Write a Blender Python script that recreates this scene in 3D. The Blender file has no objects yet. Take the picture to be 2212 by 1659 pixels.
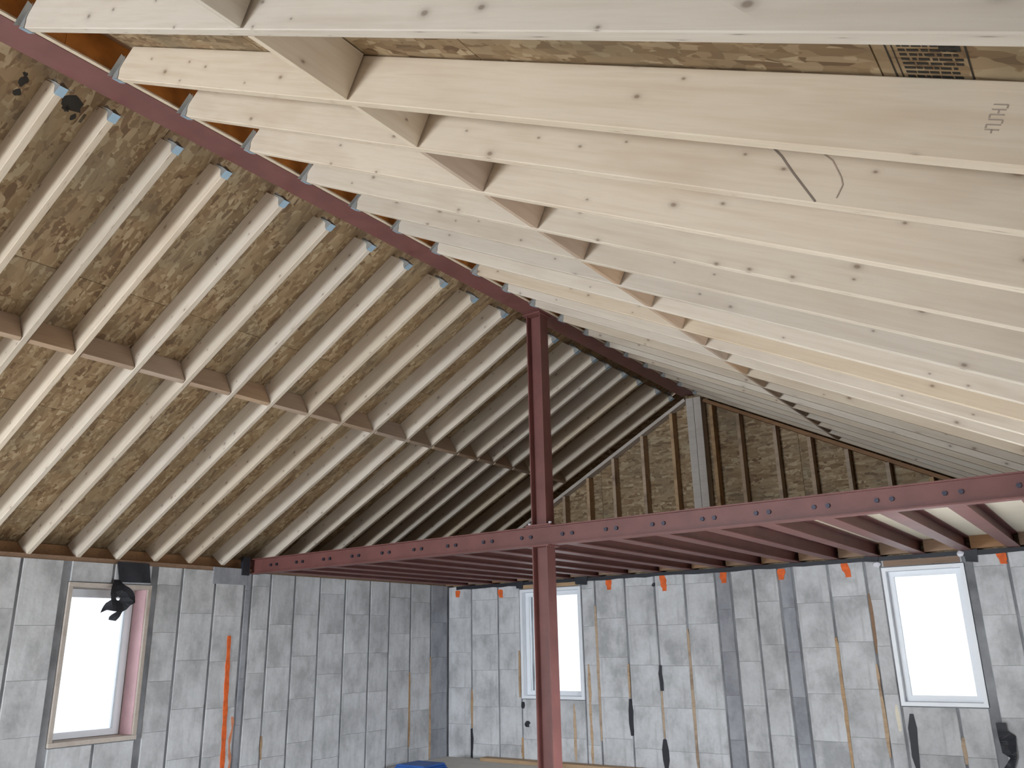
import bpy, bmesh, math, random
from mathutils import Vector, Matrix
rnd = random.Random(7)
SC = bpy.context.scene
COL = SC.collection
XWL = -7.343
E = 1.33            # eye height above the floor; data below is measured from the eye
# ---------------------------------------------------------------- camera
cam = bpy.data.cameras.new('camera'); cam.sensor_fit = 'HORIZONTAL'; cam.sensor_width = 36.0
cam.lens = 1793.17 / 2212 * 36.0; cam.clip_start = 0.02
co = bpy.data.objects.new('camera', cam); COL.objects.link(co)
yaw, pit, rol = 0.6164, 0.3044, -0.0199
f = Vector((-math.sin(yaw)*math.cos(pit), math.cos(yaw)*math.cos(pit), math.sin(pit)))
r = Vector((math.cos(yaw), math.sin(yaw), 0)); u = r.cross(f)
r2 = r*math.cos(rol) + u*math.sin(rol); u2 = -r*math.sin(rol) + u*math.cos(rol)
M = Matrix((r2, u2, -f)).transposed().to_4x4(); M.translation = Vector((0, 0, E))
co.matrix_world = M
SC.camera = co
# ---------------------------------------------------------------- world, daylight opening and added fill lamps, exposure
w = bpy.data.worlds.new('overcast_sky'); SC.world = w; w.use_nodes = True
bg = w.node_tree.nodes['Background']
bg.inputs[0].default_value = (0.86, 0.94, 1.0, 1); bg.inputs[1].default_value = 1.5
def area(name, loc, target, sx, sy, power, color=(0.86, 0.93, 1.0)):
    l = bpy.data.lights.new(name, 'AREA'); l.shape = 'RECTANGLE'; l.size = sx; l.size_y = sy
    l.energy = power; l.color = color
    o = bpy.data.objects.new(name, l); COL.objects.link(o)
    o.location = Vector(loc) + Vector((0, 0, E))
    o.rotation_euler = (Vector(target)-Vector(loc)).to_track_quat('-Z', 'Y').to_euler()
    return o
area('daylight_back_opening', (-5.6, -7.4, -0.62), (-6.6, 0, -0.1), 2.8, 0.7, 800)
for yy, pw in ((-2.6, 10), (0.6, 85)):  # added fill lamps in unseen left-wall holes, for bounce off the floor
    o = area('added_left_fill', (XWL+0.04, yy, -0.25), (-4.9, yy+0.8, -3.6), 2.4, 1.4, pw); o.data.spread = math.radians(100)
for yy, pw in ((3.0, 55), (5.4, 105)):  # added fill lamps at invented right-wall windows, brightening walls and floor
    o = area('added_right_fill', (0.0, yy, -0.25), (-3.0, yy+0.4, -3.0), 1.3, 1.2, pw); o.data.spread = math.radians(110)
vs = SC.view_settings
vs.view_transform = 'Standard'; vs.look = 'None'; vs.gamma = 1.0; vs.use_curve_mapping = False
vs.exposure = 0.10
try:
    SC.cycles.use_denoising = True
    SC.cycles.max_bounces = 8; SC.cycles.diffuse_bounces = 5
    SC.cycles.sample_clamp_indirect = 6.0
except Exception: pass

# ---------------------------------------------------------------- materials
def newmat(name):
    m = bpy.data.materials.new(name); m.use_nodes = True
    nt = m.node_tree; b = nt.nodes['Principled BSDF']
    return m, nt, b
def N(nt, t, **kw):
    n = nt.nodes.new(t)
    for k, v in kw.items():
        if k.startswith('i_'): n.inputs[int(k[2:])].default_value = v
        else: setattr(n, k, v)
    return n
def L(nt, a, b): nt.links.new(a, b)
def ramp(nt, fac, stops, interp='LINEAR'):
    n = nt.nodes.new('ShaderNodeValToRGB'); n.color_ramp.interpolation = interp
    el = n.color_ramp.elements
    while len(el) < len(stops): el.new(0.5)
    for e, (p, c) in zip(el, stops):
        e.position = p; e.color = (*c, 1) if len(c) == 3 else c
    L(nt, fac, n.inputs[0]); return n
def mix(nt, fac, a, b, mode='MIX'):
    n = nt.nodes.new('ShaderNodeMix'); n.data_type = 'RGBA'; n.blend_type = mode
    for sock, v in ((n.inputs[0], fac), (n.inputs[6], a), (n.inputs[7], b)):
        if hasattr(v, 'links') or isinstance(v, bpy.types.NodeSocket): L(nt, v, sock)
        else: sock.default_value = v if not isinstance(v, tuple) or len(v) == 4 else (*v, 1)
    return n.outputs[2]
def mapped(nt, scale, seed=True, rot=(0, 0, 0)):
    tc = N(nt, 'ShaderNodeTexCoord'); mp = N(nt, 'ShaderNodeMapping')
    mp.inputs['Scale'].default_value = scale; mp.inputs['Rotation'].default_value = rot
    if seed:
        oi = N(nt, 'ShaderNodeObjectInfo'); ml = N(nt, 'ShaderNodeMath', operation='MULTIPLY'); ml.inputs[1].default_value = 37.0
        L(nt, oi.outputs['Random'], ml.inputs[0])
        ad = N(nt, 'ShaderNodeVectorMath', operation='ADD')
        L(nt, tc.outputs['Object'], ad.inputs[0]); L(nt, ml.outputs[0], ad.inputs[1])
        L(nt, ad.outputs[0], mp.inputs['Vector'])
    else: L(nt, tc.outputs['Object'], mp.inputs['Vector'])
    return mp.outputs[0]
def noise(nt, vec, scale, detail=3, rough=0.55):
    n = N(nt, 'ShaderNodeTexNoise'); n.inputs['Scale'].default_value = scale
    n.inputs['Detail'].default_value = detail; n.inputs['Roughness'].default_value = rough
    L(nt, vec, n.inputs['Vector']); return n.outputs[0]

def wood(name, light, mid, dark, rough=0.7, knots=True, stain=0.35):
    m, nt, b = newmat(name)
    g = noise(nt, mapped(nt, (0.9, 16, 16)), 2.2, 4)
    col = ramp(nt, g, [(0.3, mid), (0.55, light), (0.75, mid)]).outputs[0]
    s = noise(nt, mapped(nt, (1.1, 4, 4)), 1.6, 3)
    sr = ramp(nt, s, [(0.50, (0, 0, 0)), (0.74, (stain,)*3)]).outputs[0]
    col = mix(nt, sr, col, dark)
    if knots:
        v = N(nt, 'ShaderNodeTexVoronoi'); v.inputs['Scale'].default_value = 1.0; v.inputs['Randomness'].default_value = 1.0
        v.voronoi_dimensions = '2D'
        sp = N(nt, 'ShaderNodeSeparateXYZ'); L(nt, mapped(nt, (5.5, 60, 9)), sp.inputs[0])
        sm_ = N(nt, 'ShaderNodeMath', operation='ADD'); L(nt, sp.outputs[1], sm_.inputs[0]); L(nt, sp.outputs[2], sm_.inputs[1])
        cb = N(nt, 'ShaderNodeCombineXYZ'); L(nt, sp.outputs[0], cb.inputs[0]); L(nt, sm_.outputs[0], cb.inputs[1])
        L(nt, cb.outputs[0], v.inputs['Vector'])
        kc = N(nt, 'ShaderNodeSeparateColor'); L(nt, v.outputs['Color'], kc.inputs[0])
        ks_ = N(nt, 'ShaderNodeMapRange'); ks_.inputs[3].default_value = 0.6; ks_.inputs[4].default_value = 1.9; L(nt, kc.outputs[1], ks_.inputs[0])
        kd = N(nt, 'ShaderNodeMath', operation='MULTIPLY'); L(nt, v.outputs['Distance'], kd.inputs[0]); L(nt, ks_.outputs[0], kd.inputs[1])
        kr = ramp(nt, kd.outputs[0], [(0.03, (0.75,)*3), (0.06, (0.30,)*3), (0.12, (0.07,)*3), (0.26, (0,)*3)]).outputs[0]
        sel = N(nt, 'ShaderNodeSeparateColor'); L(nt, v.outputs['Color'], sel.inputs[0])
        gt = N(nt, 'ShaderNodeMath', operation='GREATER_THAN'); gt.inputs[1].default_value = 0.60
        L(nt, sel.outputs[0], gt.inputs[0])
        ml = N(nt, 'ShaderNodeMath', operation='MULTIPLY'); L(nt, kr, ml.inputs[0]); L(nt, gt.outputs[0], ml.inputs[1])
        col = mix(nt, ml.outputs[0], col, (0.16, 0.09, 0.05))
    oi = N(nt, 'ShaderNodeObjectInfo')
    vr = N(nt, 'ShaderNodeMapRange'); vr.inputs[3].default_value = 0.88; vr.inputs[4].default_value = 1.10
    L(nt, oi.outputs['Random'], vr.inputs[0])
    hs = N(nt, 'ShaderNodeHueSaturation'); L(nt, vr.outputs[0], hs.inputs['Value']); L(nt, col, hs.inputs['Color'])
    sm = N(nt, 'ShaderNodeMapRange'); sm.inputs[3].default_value = 0.75; sm.inputs[4].default_value = 1.12
    fr = N(nt, 'ShaderNodeMath', operation='FRACT'); mu = N(nt, 'ShaderNodeMath', operation='MULTIPLY'); mu.inputs[1].default_value = 7.31
    L(nt, oi.outputs['Random'], mu.inputs[0]); L(nt, mu.outputs[0], fr.inputs[0]); L(nt, fr.outputs[0], sm.inputs[0]); L(nt, sm.outputs[0], hs.inputs['Saturation'])
    L(nt, hs.outputs[0], b.inputs['Base Color']); b.inputs['Roughness'].default_value = rough
    return m
def flat(name, color, rough=0.6, metal=0.0, var=0.12, sc=6.0, bump=0.0):
    m, nt, b = newmat(name)
    n = noise(nt, mapped(nt, (1, 1, 1)), sc, 4)
    lo = tuple(c*(1-var) for c in color); hi = tuple(min(1, c*(1+var)) for c in color)
    L(nt, ramp(nt, n, [(0.3, lo), (0.7, hi)]).outputs[0], b.inputs['Base Color'])
    b.inputs['Roughness'].default_value = rough; b.inputs['Metallic'].default_value = metal
    if bump:
        bp = N(nt, 'ShaderNodeBump'); bp.inputs['Strength'].default_value = bump; bp.inputs['Distance'].default_value = 0.01
        L(nt, n, bp.inputs['Height']); L(nt, bp.outputs[0], b.inputs['Normal'])
    return m
def osb(name):
    m, nt, b = newmat(name)
    def layer(rot, sc):
        v = N(nt, 'ShaderNodeTexVoronoi'); v.inputs['Scale'].default_value = 1.0
        mp = mapped(nt, sc, True, (0, 0, rot))
        wv = N(nt, 'ShaderNodeTexNoise'); wv.inputs['Scale'].default_value = 0.8; L(nt, mp, wv.inputs['Vector'])
        sc_ = N(nt, 'ShaderNodeVectorMath', operation='SCALE'); sc_.inputs['Scale'].default_value = 0.45; L(nt, wv.outputs[1], sc_.inputs[0])
        ad = N(nt, 'ShaderNodeVectorMath', operation='ADD'); L(nt, mp, ad.inputs[0]); L(nt, sc_.outputs[0], ad.inputs[1])
        L(nt, ad.outputs[0], v.inputs['Vector'])
        s = N(nt, 'ShaderNodeSeparateColor'); L(nt, v.outputs['Color'], s.inputs[0])
        return s.outputs[0], v.outputs['Distance']
    a, _ = layer(0.35, (7, 34, 1)); c, _ = layer(-0.55, (8, 38, 1)); e, _ = layer(1.2, (9, 36, 1))
    s1 = ramp(nt, noise(nt, mapped(nt, (1, 1, 1)), 11, 2), [(0.49, (0,)*3), (0.51, (1,)*3)]).outputs[0]
    s2 = ramp(nt, noise(nt, mapped(nt, (1.3, 1.3, 1)), 8, 2), [(0.56, (0,)*3), (0.58, (1,)*3)]).outputs[0]
    mx = mix(nt, s2, mix(nt, s1, a, c), e)
    cr = ramp(nt, mx, [(0.0, (0.17, 0.10, 0.05)), (0.15, (0.245, 0.155, 0.08)), (0.4, (0.305, 0.205, 0.11)), (0.65, (0.36, 0.25, 0.14)), (0.85, (0.42, 0.31, 0.185)), (1.0, (0.50, 0.39, 0.25))]).outputs[0]
    d = noise(nt, mapped(nt, (1, 1, 1)), 2.5, 4)
    dr = ramp(nt, d, [(0.45, (0,)*3), (0.75, (0.6,)*3)]).outputs[0]
    col = mix(nt, dr, cr, (0.20, 0.17, 0.115))
    L(nt, col, b.inputs['Base Color']); b.inputs['Roughness'].default_value = 0.75
    return m
def concrete(name, c1, c2, c3):
    m, nt, b = newmat(name)
    n1 = noise(nt, mapped(nt, (2.2, 2.2, 1.6)), 1.7, 6, 0.62)
    col = ramp(nt, n1, [(0.36, tuple(0.86*v for v in c1)), (0.5, c2), (0.64, c3)]).outputs[0]
    st = noise(nt, mapped(nt, (9, 9, 0.9), False), 2.0, 4, 0.6)
    col = mix(nt, ramp(nt, st, [(0.55, (0, 0, 0)), (0.75, (0.55,)*3)]).outputs[0], col, tuple(0.78*v for v in c1))
    n2 = noise(nt, mapped(nt, (1, 1, 1)), 30, 3)
    col = mix(nt, 0.18, col, ramp(nt, n2, [(0.35, c1), (0.65, c3)]).outputs[0])
    oi = N(nt, 'ShaderNodeObjectInfo')
    vr = N(nt, 'ShaderNodeMapRange'); vr.inputs[3].default_value = 0.94; vr.inputs[4].default_value = 1.05
    L(nt, oi.outputs['Random'], vr.inputs[0])
    hs = N(nt, 'ShaderNodeHueSaturation'); L(nt, vr.outputs[0], hs.inputs['Value']); L(nt, col, hs.inputs['Color'])
    L(nt, hs.outputs[0], b.inputs['Base Color']); b.inputs['Roughness'].default_value = 0.9
    bp = N(nt, 'ShaderNodeBump'); bp.inputs['Strength'].default_value = 0.25; bp.inputs['Distance'].default_value = 0.008
    L(nt, n2, bp.inputs['Height']); L(nt, bp.outputs[0], b.inputs['Normal'])
    return m
MW = wood('spruce_lumber', (0.64, 0.545, 0.43), (0.58, 0.475, 0.36), (0.42, 0.30, 0.205))
MBLK_W = wood('shade_toned_brown_lumber', (0.50, 0.36, 0.255), (0.44, 0.31, 0.21), (0.28, 0.18, 0.12), knots=False)  # browner blocking lumber, darkened further to paint in shade on its faces
MWG = wood('weathered_lumber', (0.56, 0.49, 0.43), (0.50, 0.435, 0.38), (0.32, 0.26, 0.21), knots=False)
MWD = wood('brown_lumber', (0.30, 0.17, 0.09), (0.24, 0.13, 0.07), (0.12, 0.07, 0.04), knots=False)
MTAN = wood('tan_strip_wood', (0.50, 0.34, 0.20), (0.42, 0.27, 0.15), (0.22, 0.13, 0.08), knots=False, stain=0.8)
MLVL = flat('orange_coated_lumber', (0.42, 0.15, 0.025), 0.6, var=0.25, sc=9)
MOSB = osb('strand_board')
MRED = flat('red_oxide_steel', (0.165, 0.062, 0.055), 0.48, var=0.14, sc=5)
MBOLT = flat('dark_bolt_steel', (0.05, 0.05, 0.07), 0.45, 0.6)
MCON = concrete('grey_concrete', (0.44, 0.445, 0.455), (0.56, 0.565, 0.58), (0.66, 0.67, 0.69))
MCOND = concrete('dark_grey_concrete', (0.28, 0.29, 0.32), (0.34, 0.35, 0.385), (0.41, 0.42, 0.45))
MJNT = flat('dark_joint', (0.23, 0.235, 0.25), 0.95, var=0.45, sc=3.0)
MGAL = flat('galvanized_steel_sky_tint', (0.36, 0.50, 0.62), 0.38, 0.35, var=0.08)  # hanger seats: sky reflection painted in as a blue base colour
MGAG = flat('galvanized_grey_steel', (0.30, 0.30, 0.29), 0.5, 0.3, var=0.12)
MVIN = flat('white_vinyl', (0.85, 0.88, 0.93), 0.4, var=0.02)
MBLK = flat('black_membrane', (0.014, 0.015, 0.022), 0.55, var=0.3, bump=0.3)
MORG = flat('orange_spray_paint', (0.75, 0.13, 0.02), 0.7, var=0.2, sc=20)
MORF = flat('faded_orange_spray_paint', (0.62, 0.24, 0.13), 0.8, var=0.2, sc=20)
MPNK = flat('pink_foam_board', (0.60, 0.38, 0.41), 0.8, var=0.1)
MTAPE = flat('white_tape', (0.75, 0.75, 0.82), 0.5, var=0.05)
MDECK = wood('pale_deck_plywood', (0.76, 0.70, 0.58), (0.72, 0.65, 0.53), (0.5, 0.42, 0.32), knots=False, stain=0.1)
MINK = flat('black_ink', (0.03, 0.025, 0.02), 0.8)
MGRY = flat('grey_ink', (0.20, 0.16, 0.13), 0.8)
MFNT = flat('faint_ink', (0.36, 0.29, 0.235), 0.8)
MFLR = wood('plywood_floor', (0.62, 0.59, 0.54), (0.57, 0.54, 0.49), (0.45, 0.41, 0.36), knots=False)
MBLUE = flat('blue_tarp', (0.03, 0.12, 0.42), 0.5)
def glassmat():
    m, nt, b = newmat('window_glass'); nt.nodes.remove(b)
    t = N(nt, 'ShaderNodeBsdfTransparent'); g = N(nt, 'ShaderNodeBsdfGlossy'); g.inputs['Roughness'].default_value = 0.02
    fr = N(nt, 'ShaderNodeFresnel'); fr.inputs[0].default_value = 1.45
    mx = N(nt, 'ShaderNodeMixShader'); L(nt, fr.outputs[0], mx.inputs[0]); L(nt, t.outputs[0], mx.inputs[1]); L(nt, g.outputs[0], mx.inputs[2])
    L(nt, mx.outputs[0], nt.nodes['Material Output'].inputs[0]); return m
MGLS = glassmat()

# ---------------------------------------------------------------- builders
ORI = {}      # unrotated parents: their origin in eye coordinates
def tag(o, label, cat, group=None, kind=None):
    o['label'] = label
    if cat: o['category'] = cat
    if group: o['group'] = group
    if kind: o['kind'] = kind
    return o
def empty(name, loc, label, cat, group=None, kind=None, rot=None):
    o = bpy.data.objects.new(name, None); COL.objects.link(o); o.empty_display_size = 0.1
    o.location = Vector(loc) + Vector((0, 0, E))
    if rot is not None:
        o.rotation_mode = 'QUATERNION'; o.rotation_quaternion = rot
    else: ORI[o.name] = Vector(loc)
    tag(o, label, cat, group, kind); return o
class MB:
    def __init__(s): s.v = []; s.f = []
    def poly(s, pts, faces):
        n = len(s.v); s.v += [Vector(p) for p in pts]; s.f += [tuple(i+n for i in q) for q in faces]
    def box(s, x0, x1, y0, y1, z0, z1):
        s.poly([(x0,y0,z0),(x1,y0,z0),(x1,y1,z0),(x0,y1,z0),(x0,y0,z1),(x1,y0,z1),(x1,y1,z1),(x0,y1,z1)],
               [(3,2,1,0),(4,5,6,7),(0,1,5,4),(1,2,6,5),(2,3,7,6),(3,0,4,7)])
    def prism(s, sec, a, b, ax):
        # extrude the 2-D section along axis ax from a to b
        def P(p, t):
            if ax == 0: return (t, p[0], p[1])
            if ax == 1: return (p[0], t, p[1])
            return (p[0], p[1], t)
        n = len(sec); pts = [P(p, a) for p in sec] + [P(p, b) for p in sec]
        s.poly(pts, [tuple(range(n-1, -1, -1)), tuple(range(n, 2*n))] + [(i, (i+1) % n, n+(i+1) % n, n+i) for i in range(n)])
    def cyl(s, c, rad, h, ax, n=8):
        sec = [(rad*math.cos(2*math.pi*i/n), rad*math.sin(2*math.pi*i/n)) for i in range(n)]
        o = [i for i in range(3) if i != ax]
        sec = [(c[o[0]]+p[0], c[o[1]]+p[1]) for p in sec]
        s.prism(sec, c[ax], c[ax]+h, ax)
    def beam(s, p0, p1, wdt, dep, up=(0, 0, 1)):
        p0, p1 = Vector(p0), Vector(p1); d = (p1-p0).normalized(); y = Vector(up).cross(d).normalized(); z = d.cross(y)
        pts = []
        for p in (p0, p1):
            for a, b in ((-1, 0), (1, 0), (1, 1), (-1, 1)): pts.append(p + y*a*wdt/2 + z*b*dep)
        s.poly(pts, [(0,1,2,3),(7,6,5,4),(0,4,5,1),(1,5,6,2),(2,6,7,3),(3,7,4,0)])
    def build(s, name, mat, parent=None, local=False, keep=False):
        v = s.v
        lo = Vector([min(p[i] for p in v) for i in range(3)]); hi = Vector([max(p[i] for p in v) for i in range(3)])
        o = Vector((0, 0, 0)) if keep else Vector(((lo.x+hi.x)/2, (lo.y+hi.y)/2, lo.z))
        me = bpy.data.meshes.new(name); me.from_pydata([tuple(p-o) for p in v], [], s.f); me.update()
        bm = bmesh.new(); bm.from_mesh(me); bmesh.ops.recalc_face_normals(bm, faces=bm.faces); bm.to_mesh(me); bm.free()
        me.materials.append(mat)
        ob = bpy.data.objects.new(name, me); COL.objects.link(ob)
        if parent is None:
            ob.location = o + Vector((0, 0, E)); ORI[ob.name] = o
        else:
            ob.parent = parent
            ob.location = o if local else o - ORI[parent.name]
            if not local: ORI[ob.name] = o      # origin in eye coordinates, for sub-parts
        return ob
def clone(o, parent, loc):
    c = o.copy(); COL.objects.link(c); c.parent = parent; c.location = loc; return c

# ================================================================ SETTING
XC = -3.687                      # ridge centre
XW, YW = -7.343, 8.79            # faces of the left and the far wall
ZF = -1.33
tR, tL = 0.5192, 0.5327
DEP = 0.172                      # rafter depth, right slope
DEPL = 0.192                     # rafter depth, left slope
XR0, XL0, ZH = -3.5517, -3.8217, 2.6886
XRE = 0.10                       # right eave
def zR(x, off=0.0): return ZH - tR*(x-XR0) + off*math.hypot(1, tR)
def zL(x, off=0.0):
    if off >= DEP: off += DEPL-DEP
    return ZH - tL*(XL0-x) + off*math.hypot(1, tL)
YB = -5.45                       # back wall

m = MB(); m.box(XW-0.3, 3.0, YB-0.5, YW+0.3, ZF-0.12, ZF)
o = m.build('floor', MFLR); tag(o, 'tan plywood floor at the foot of the concrete walls', 'floor', kind='structure')

# ---- roof deck: dark underlay with sheathing panels as parts
m = MB()
XT = XC
for side in (-1, 1):
    z = zL if side < 0 else zR
    xa, xb = (XT, XW-0.25) if side < 0 else (XT, XRE+0.35)
    pts = [(xa, YB-0.2, z(xa, DEP+0.016)), (xb, YB-0.2, z(xb, DEP+0.016)), (xb, YW+0.25, z(xb, DEP+0.016)), (xa, YW+0.25, z(xa, DEP+0.016))]
    up = [(p[0], p[1], p[2]+0.02) for p in pts]
    m.poly(pts+up, [(0,1,2,3),(4,5,6,7),(0,1,5,4),(1,2,6,5),(2,3,7,6),(3,0,4,7)])
ceil = m.build('ceiling', MWD, keep=True)
tag(ceil, 'sloping underside of the roof in strand board, meeting at the red ridge beam', 'roof', kind='structure')
def frame(side, x, y, off=0.0):
    """matrix (eye coordinates) of a slope: X down the slope, Z out through the roof"""
    t = tL if side < 0 else tR
    c = 1/math.hypot(1, t); s = t*c
    xa = Vector((side*c, 0, -s)); za = Vector((side*s, 0, c)); ya = za.cross(xa)
    return xa, ya, za
def panel(side, s0, s1, y0, y1):
    xa, ya, za = frame(side, 0, 0)
    x00 = XL0 if side < 0 else XR0
    base = Vector((x00, 0, ZH)) + za*((DEPL if side < 0 else DEP)+0.002)
    mm = MB(); sgn = 1 if ya.y > 0 else -1
    mm.box(s0, s1, min(y0*sgn, y1*sgn), max(y0*sgn, y1*sgn), 0, 0.011)
    ob = mm.build('sheathing_panel', MOSB, ceil, local=True)
    q = Matrix((xa, ya, za)).transposed()
    ob.rotation_mode = 'QUATERNION'; ob.rotation_quaternion = q.to_quaternion()
    ob.location = base + q @ ob.location
    return ob
for side in (-1, 1):
    SL = (XL0-XW+0.12)*math.hypot(1, tL) if side < 0 else (XRE-XR0+0.25)*math.hypot(1, tR)
    k = 0; s = 0.02
    while s < SL-0.05:
        s1 = min(s+1.215, SL); y = YB - (1.22 if k % 2 else 0) + 0.35
        while y < YW+0.2:
            a, b = max(y, YB), min(y+2.436, YW+0.2)
            if b-a > 0.1: panel(side, s, s1, a, b)
            y += 2.44
        s = s1+0.004; k += 1

# ---- concrete walls
def opening_boxes(mm, axis, face, back, u0, u1, z0, z1, holes):
    """solid slab along u with rectangular holes (sorted by u)"""
    def bx(a, b, c, d):
        if b-a < 1e-4 or d-c < 1e-4: return
        if axis == 1: mm.box(min(face, back), max(face, back), a, b, c, d)
        else: mm.box(a, b, min(face, back), max(face, back), c, d)
    u_ = u0
    for (a, b, c, d) in sorted(holes):
        bx(u_, a, z0, z1); bx(a, b, z0, c); bx(a, b, d, z1); u_ = b
    bx(u_, u1, z0, z1)
ZLW, ZFW = 0.765, 0.745
W1 = (3.727, 4.501, -0.735, 0.592)        # left wall window (y0,y1,z0,z1)
W2 = (-6.176, -5.281, -0.626, 0.661)      # far wall window behind the post
W3 = (-1.879, -1.152, -0.611, 0.648)
PR = 0.014
m = MB(); opening_boxes(m, 1, XW-PR, XW-0.30, YB, YW+0.3, ZF, ZLW, [(-3.9, -1.3, -1.0, 0.5), (-0.7, 1.9, -1.0, 0.5), W1])  # the two unseen holes beside the window are added for the left lamps
wl = m.build('wall_left', MJNT, keep=True); tag(wl, 'grey concrete wall under the left eave, in upright strips', 'wall', kind='structure')
m = MB(); opening_boxes(m, 0, YW+PR, YW+0.30, XW, 0.36, ZF, ZFW, [W2, W3])
wf = m.build('wall_far', MJNT, keep=True); tag(wf, 'grey concrete end wall with orange marks below the red joists', 'wall', kind='structure')
def cpanel(par, axis, face, sgn, u0, u1, z0, z1, mat=None):
    """concrete slab piece with chamfered front edges; sgn points into the room"""
    p = PR*sgn; jit = rnd.uniform(-0.002, 0.002)*sgn; c = 0.006
    fr = face + jit; bk = face - p; md = fr - c*sgn
    def P(uu, dd, zz): return (dd, uu, zz) if axis == 1 else (uu, dd, zz)
    a = [P(u0, bk, z0), P(u1, bk, z0), P(u1, bk, z1), P(u0, bk, z1)]
    b = [P(u0, md, z0), P(u1, md, z0), P(u1, md, z1), P(u0, md, z1)]
    e = 0.0012
    d = [P(u0+c, fr, z0+e), P(u1-c, fr, z0+e), P(u1-c, fr, z1-e), P(u0+c, fr, z1-e)]
    mm = MB()
    fc = [(8, 9, 10, 11)]
    for i in range(4):
        j = (i+1) % 4; fc += [(i, j, 4+j, 4+i), (4+i, 4+j, 8+j, 8+i)]
    mm.poly(a+b+d, fc)
    return mm.build('concrete_panel', mat or MCON, par)
def strips(par, axis, face, sgn, joints, ztop, hole=(), dark=(), gap=0.022, skip=()):
    for (a, b) in zip(joints[:-1], joints[1:]):
        if a in skip: continue
        mat = MCOND if any(abs(a-k) < 1e-3 for k in dark) else MCON
        spans = [(ZF, ztop)]
        for (h0, h1, hz0, hz1) in hole:
            if a < h1-0.03 and b > h0+0.03: spans = [(ZF, hz0-0.004), (hz1+0.004, ztop)]
        for (za, zb) in spans:
            z = za; off = rnd.uniform(0.15, 0.45)
            cuts = [za]
            while True:
                z = z + (off if len(cuts) == 1 else 0.43)
                if z > zb-0.12: break
                cuts.append(z)
            cuts.append(zb)
            for p, q in zip(cuts[:-1], cuts[1:]):
                cpanel(par, axis, face, sgn, a+gap/2, b-gap/2, p+0.0002, q-0.0002, mat)
JL = [2.20, 2.58, 2.95, 3.321, 3.675, 3.727, 4.12, 4.501, 4.549, 4.813, 5.185, 5.535, 5.622, 5.866, 6.194, 6.556, 6.94, 7.344, 7.678, 8.064, 8.447, 8.785]
strips(wl, 1, XW, 1, JL, ZLW, hole=[W1], dark=[5.535, 8.447], skip=(3.675, 4.501))
m = MB(); opening_boxes(m, 1, XW-0.002, XW-PR, YB, 2.19, ZF, ZLW, [(-3.9, -1.3, -1.0, 0.5), (-0.7, 1.9, -1.0, 0.5)]); m.build('plain_concrete', MCON, wl)
JF = [XW+0.005, -6.95, -6.52, -6.176, -5.73, -5.281, -5.09, -4.69, -4.31, -3.946, -3.585, -3.410, -3.154, -2.892, -2.740, -2.384, -2.03, -1.879, -1.41, -1.152, -1.09, -0.80, -0.45, -0.10, 0.06]
strips(wf, 0, YW, -1, JF, ZFW, hole=[W2, W3], dark=[-3.585, -2.892], skip=(-1.152,))

# wood strips, tar and spray paint left on the walls
def wall_strip(par, axis, face, sgn, u0, z0, u1, z1, wd, mat, name, proud=0.002, wob=0.004):
    n = max(3, int(abs(z1-z0)/0.10)); l = []; rr = []
    for i in range(n+1):
        t = i/n; uu = u0+(u1-u0)*t + rnd.uniform(-wob, wob); zz = z0+(z1-z0)*t; ww = wd*(0.5+rnd.uniform(-0.15, 0.15)) * (0.6 if i in (0, n) else 1)
        l.append((uu-ww, zz)); rr.append((uu+ww, zz))
    out = l + rr[::-1]; k = len(out)
    def P(p, d): return (d, p[0], p[1]) if axis == 1 else (p[0], d, p[1])
    fr = face+sgn*proud; bk = face-sgn*(PR-0.001)
    mm = MB(); pts = [P(p, fr) for p in out] + [P(p, bk) for p in out]
    fc = [(i, i+1, k-2-i, k-1-i) for i in range(n)] + [(i, (i+1) % k, k+(i+1) % k, k+i) for i in range(k)]
    mm.poly(pts, fc); return mm.build(name, mat, par)
for (a, b) in [((-6.941, -0.53), (-6.941, -0.98)), ((-6.20, -0.07), (-6.20, -0.61)), ((-6.178, -1.06), (-6.18, -1.29)), ((-5.089, 0.42), (-5.088, -1.05)),
               ((-5.215, -0.23), (-5.212, -1.30)), ((-5.435, -0.67), (-5.432, -1.28)), ((-4.70, -0.23), (-4.70, -0.59)), ((-4.305, -0.51), (-4.307, -0.99)),
               ((-3.946, 0.13), (-3.944, -1.26)), ((-2.386, 0.01), (-2.383, -1.17)), ((-2.04, -0.24), (-2.04, -1.06)), ((-1.405, -0.86), (-1.410, -1.08))]:
    wall_strip(wf, 0, YW, -1, a[0], a[1], b[0], b[1], 0.030, MTAN, 'wood_strip')
wall_strip(wf, 0, YW, -1, -2.02, 0.41, -2.024, -0.15, 0.026, MWD, 'wood_strip')
wall_strip(wf, 0, YW, -1, -1.919, -0.60, -1.919, -0.83, 0.030, MDECK, 'wood_strip')
for (a, b, wd) in [((-4.70, -0.60), (-4.702, -0.98), 0.05), ((-4.30, -0.245), (-4.302, -0.51), 0.052), ((-4.306, -1.0), (-4.31, -1.31), 0.07), ((-6.945, -0.99), (-6.945, -1.32), 0.045),
                   ((-6.157, -0.66), (-6.157, -0.735), 0.05), ((-6.10, -0.872), (-6.103, -0.94), 0.06), ((-1.80, -0.675), (-1.82, -1.16), 0.06), ((-4.32, 0.64), (-4.32, 0.60), 0.03)]:
    wall_strip(wf, 0, YW, -1, a[0], a[1], b[0], b[1], wd, MBLK, 'tar_patch', proud=0.006, wob=0.008)
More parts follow.
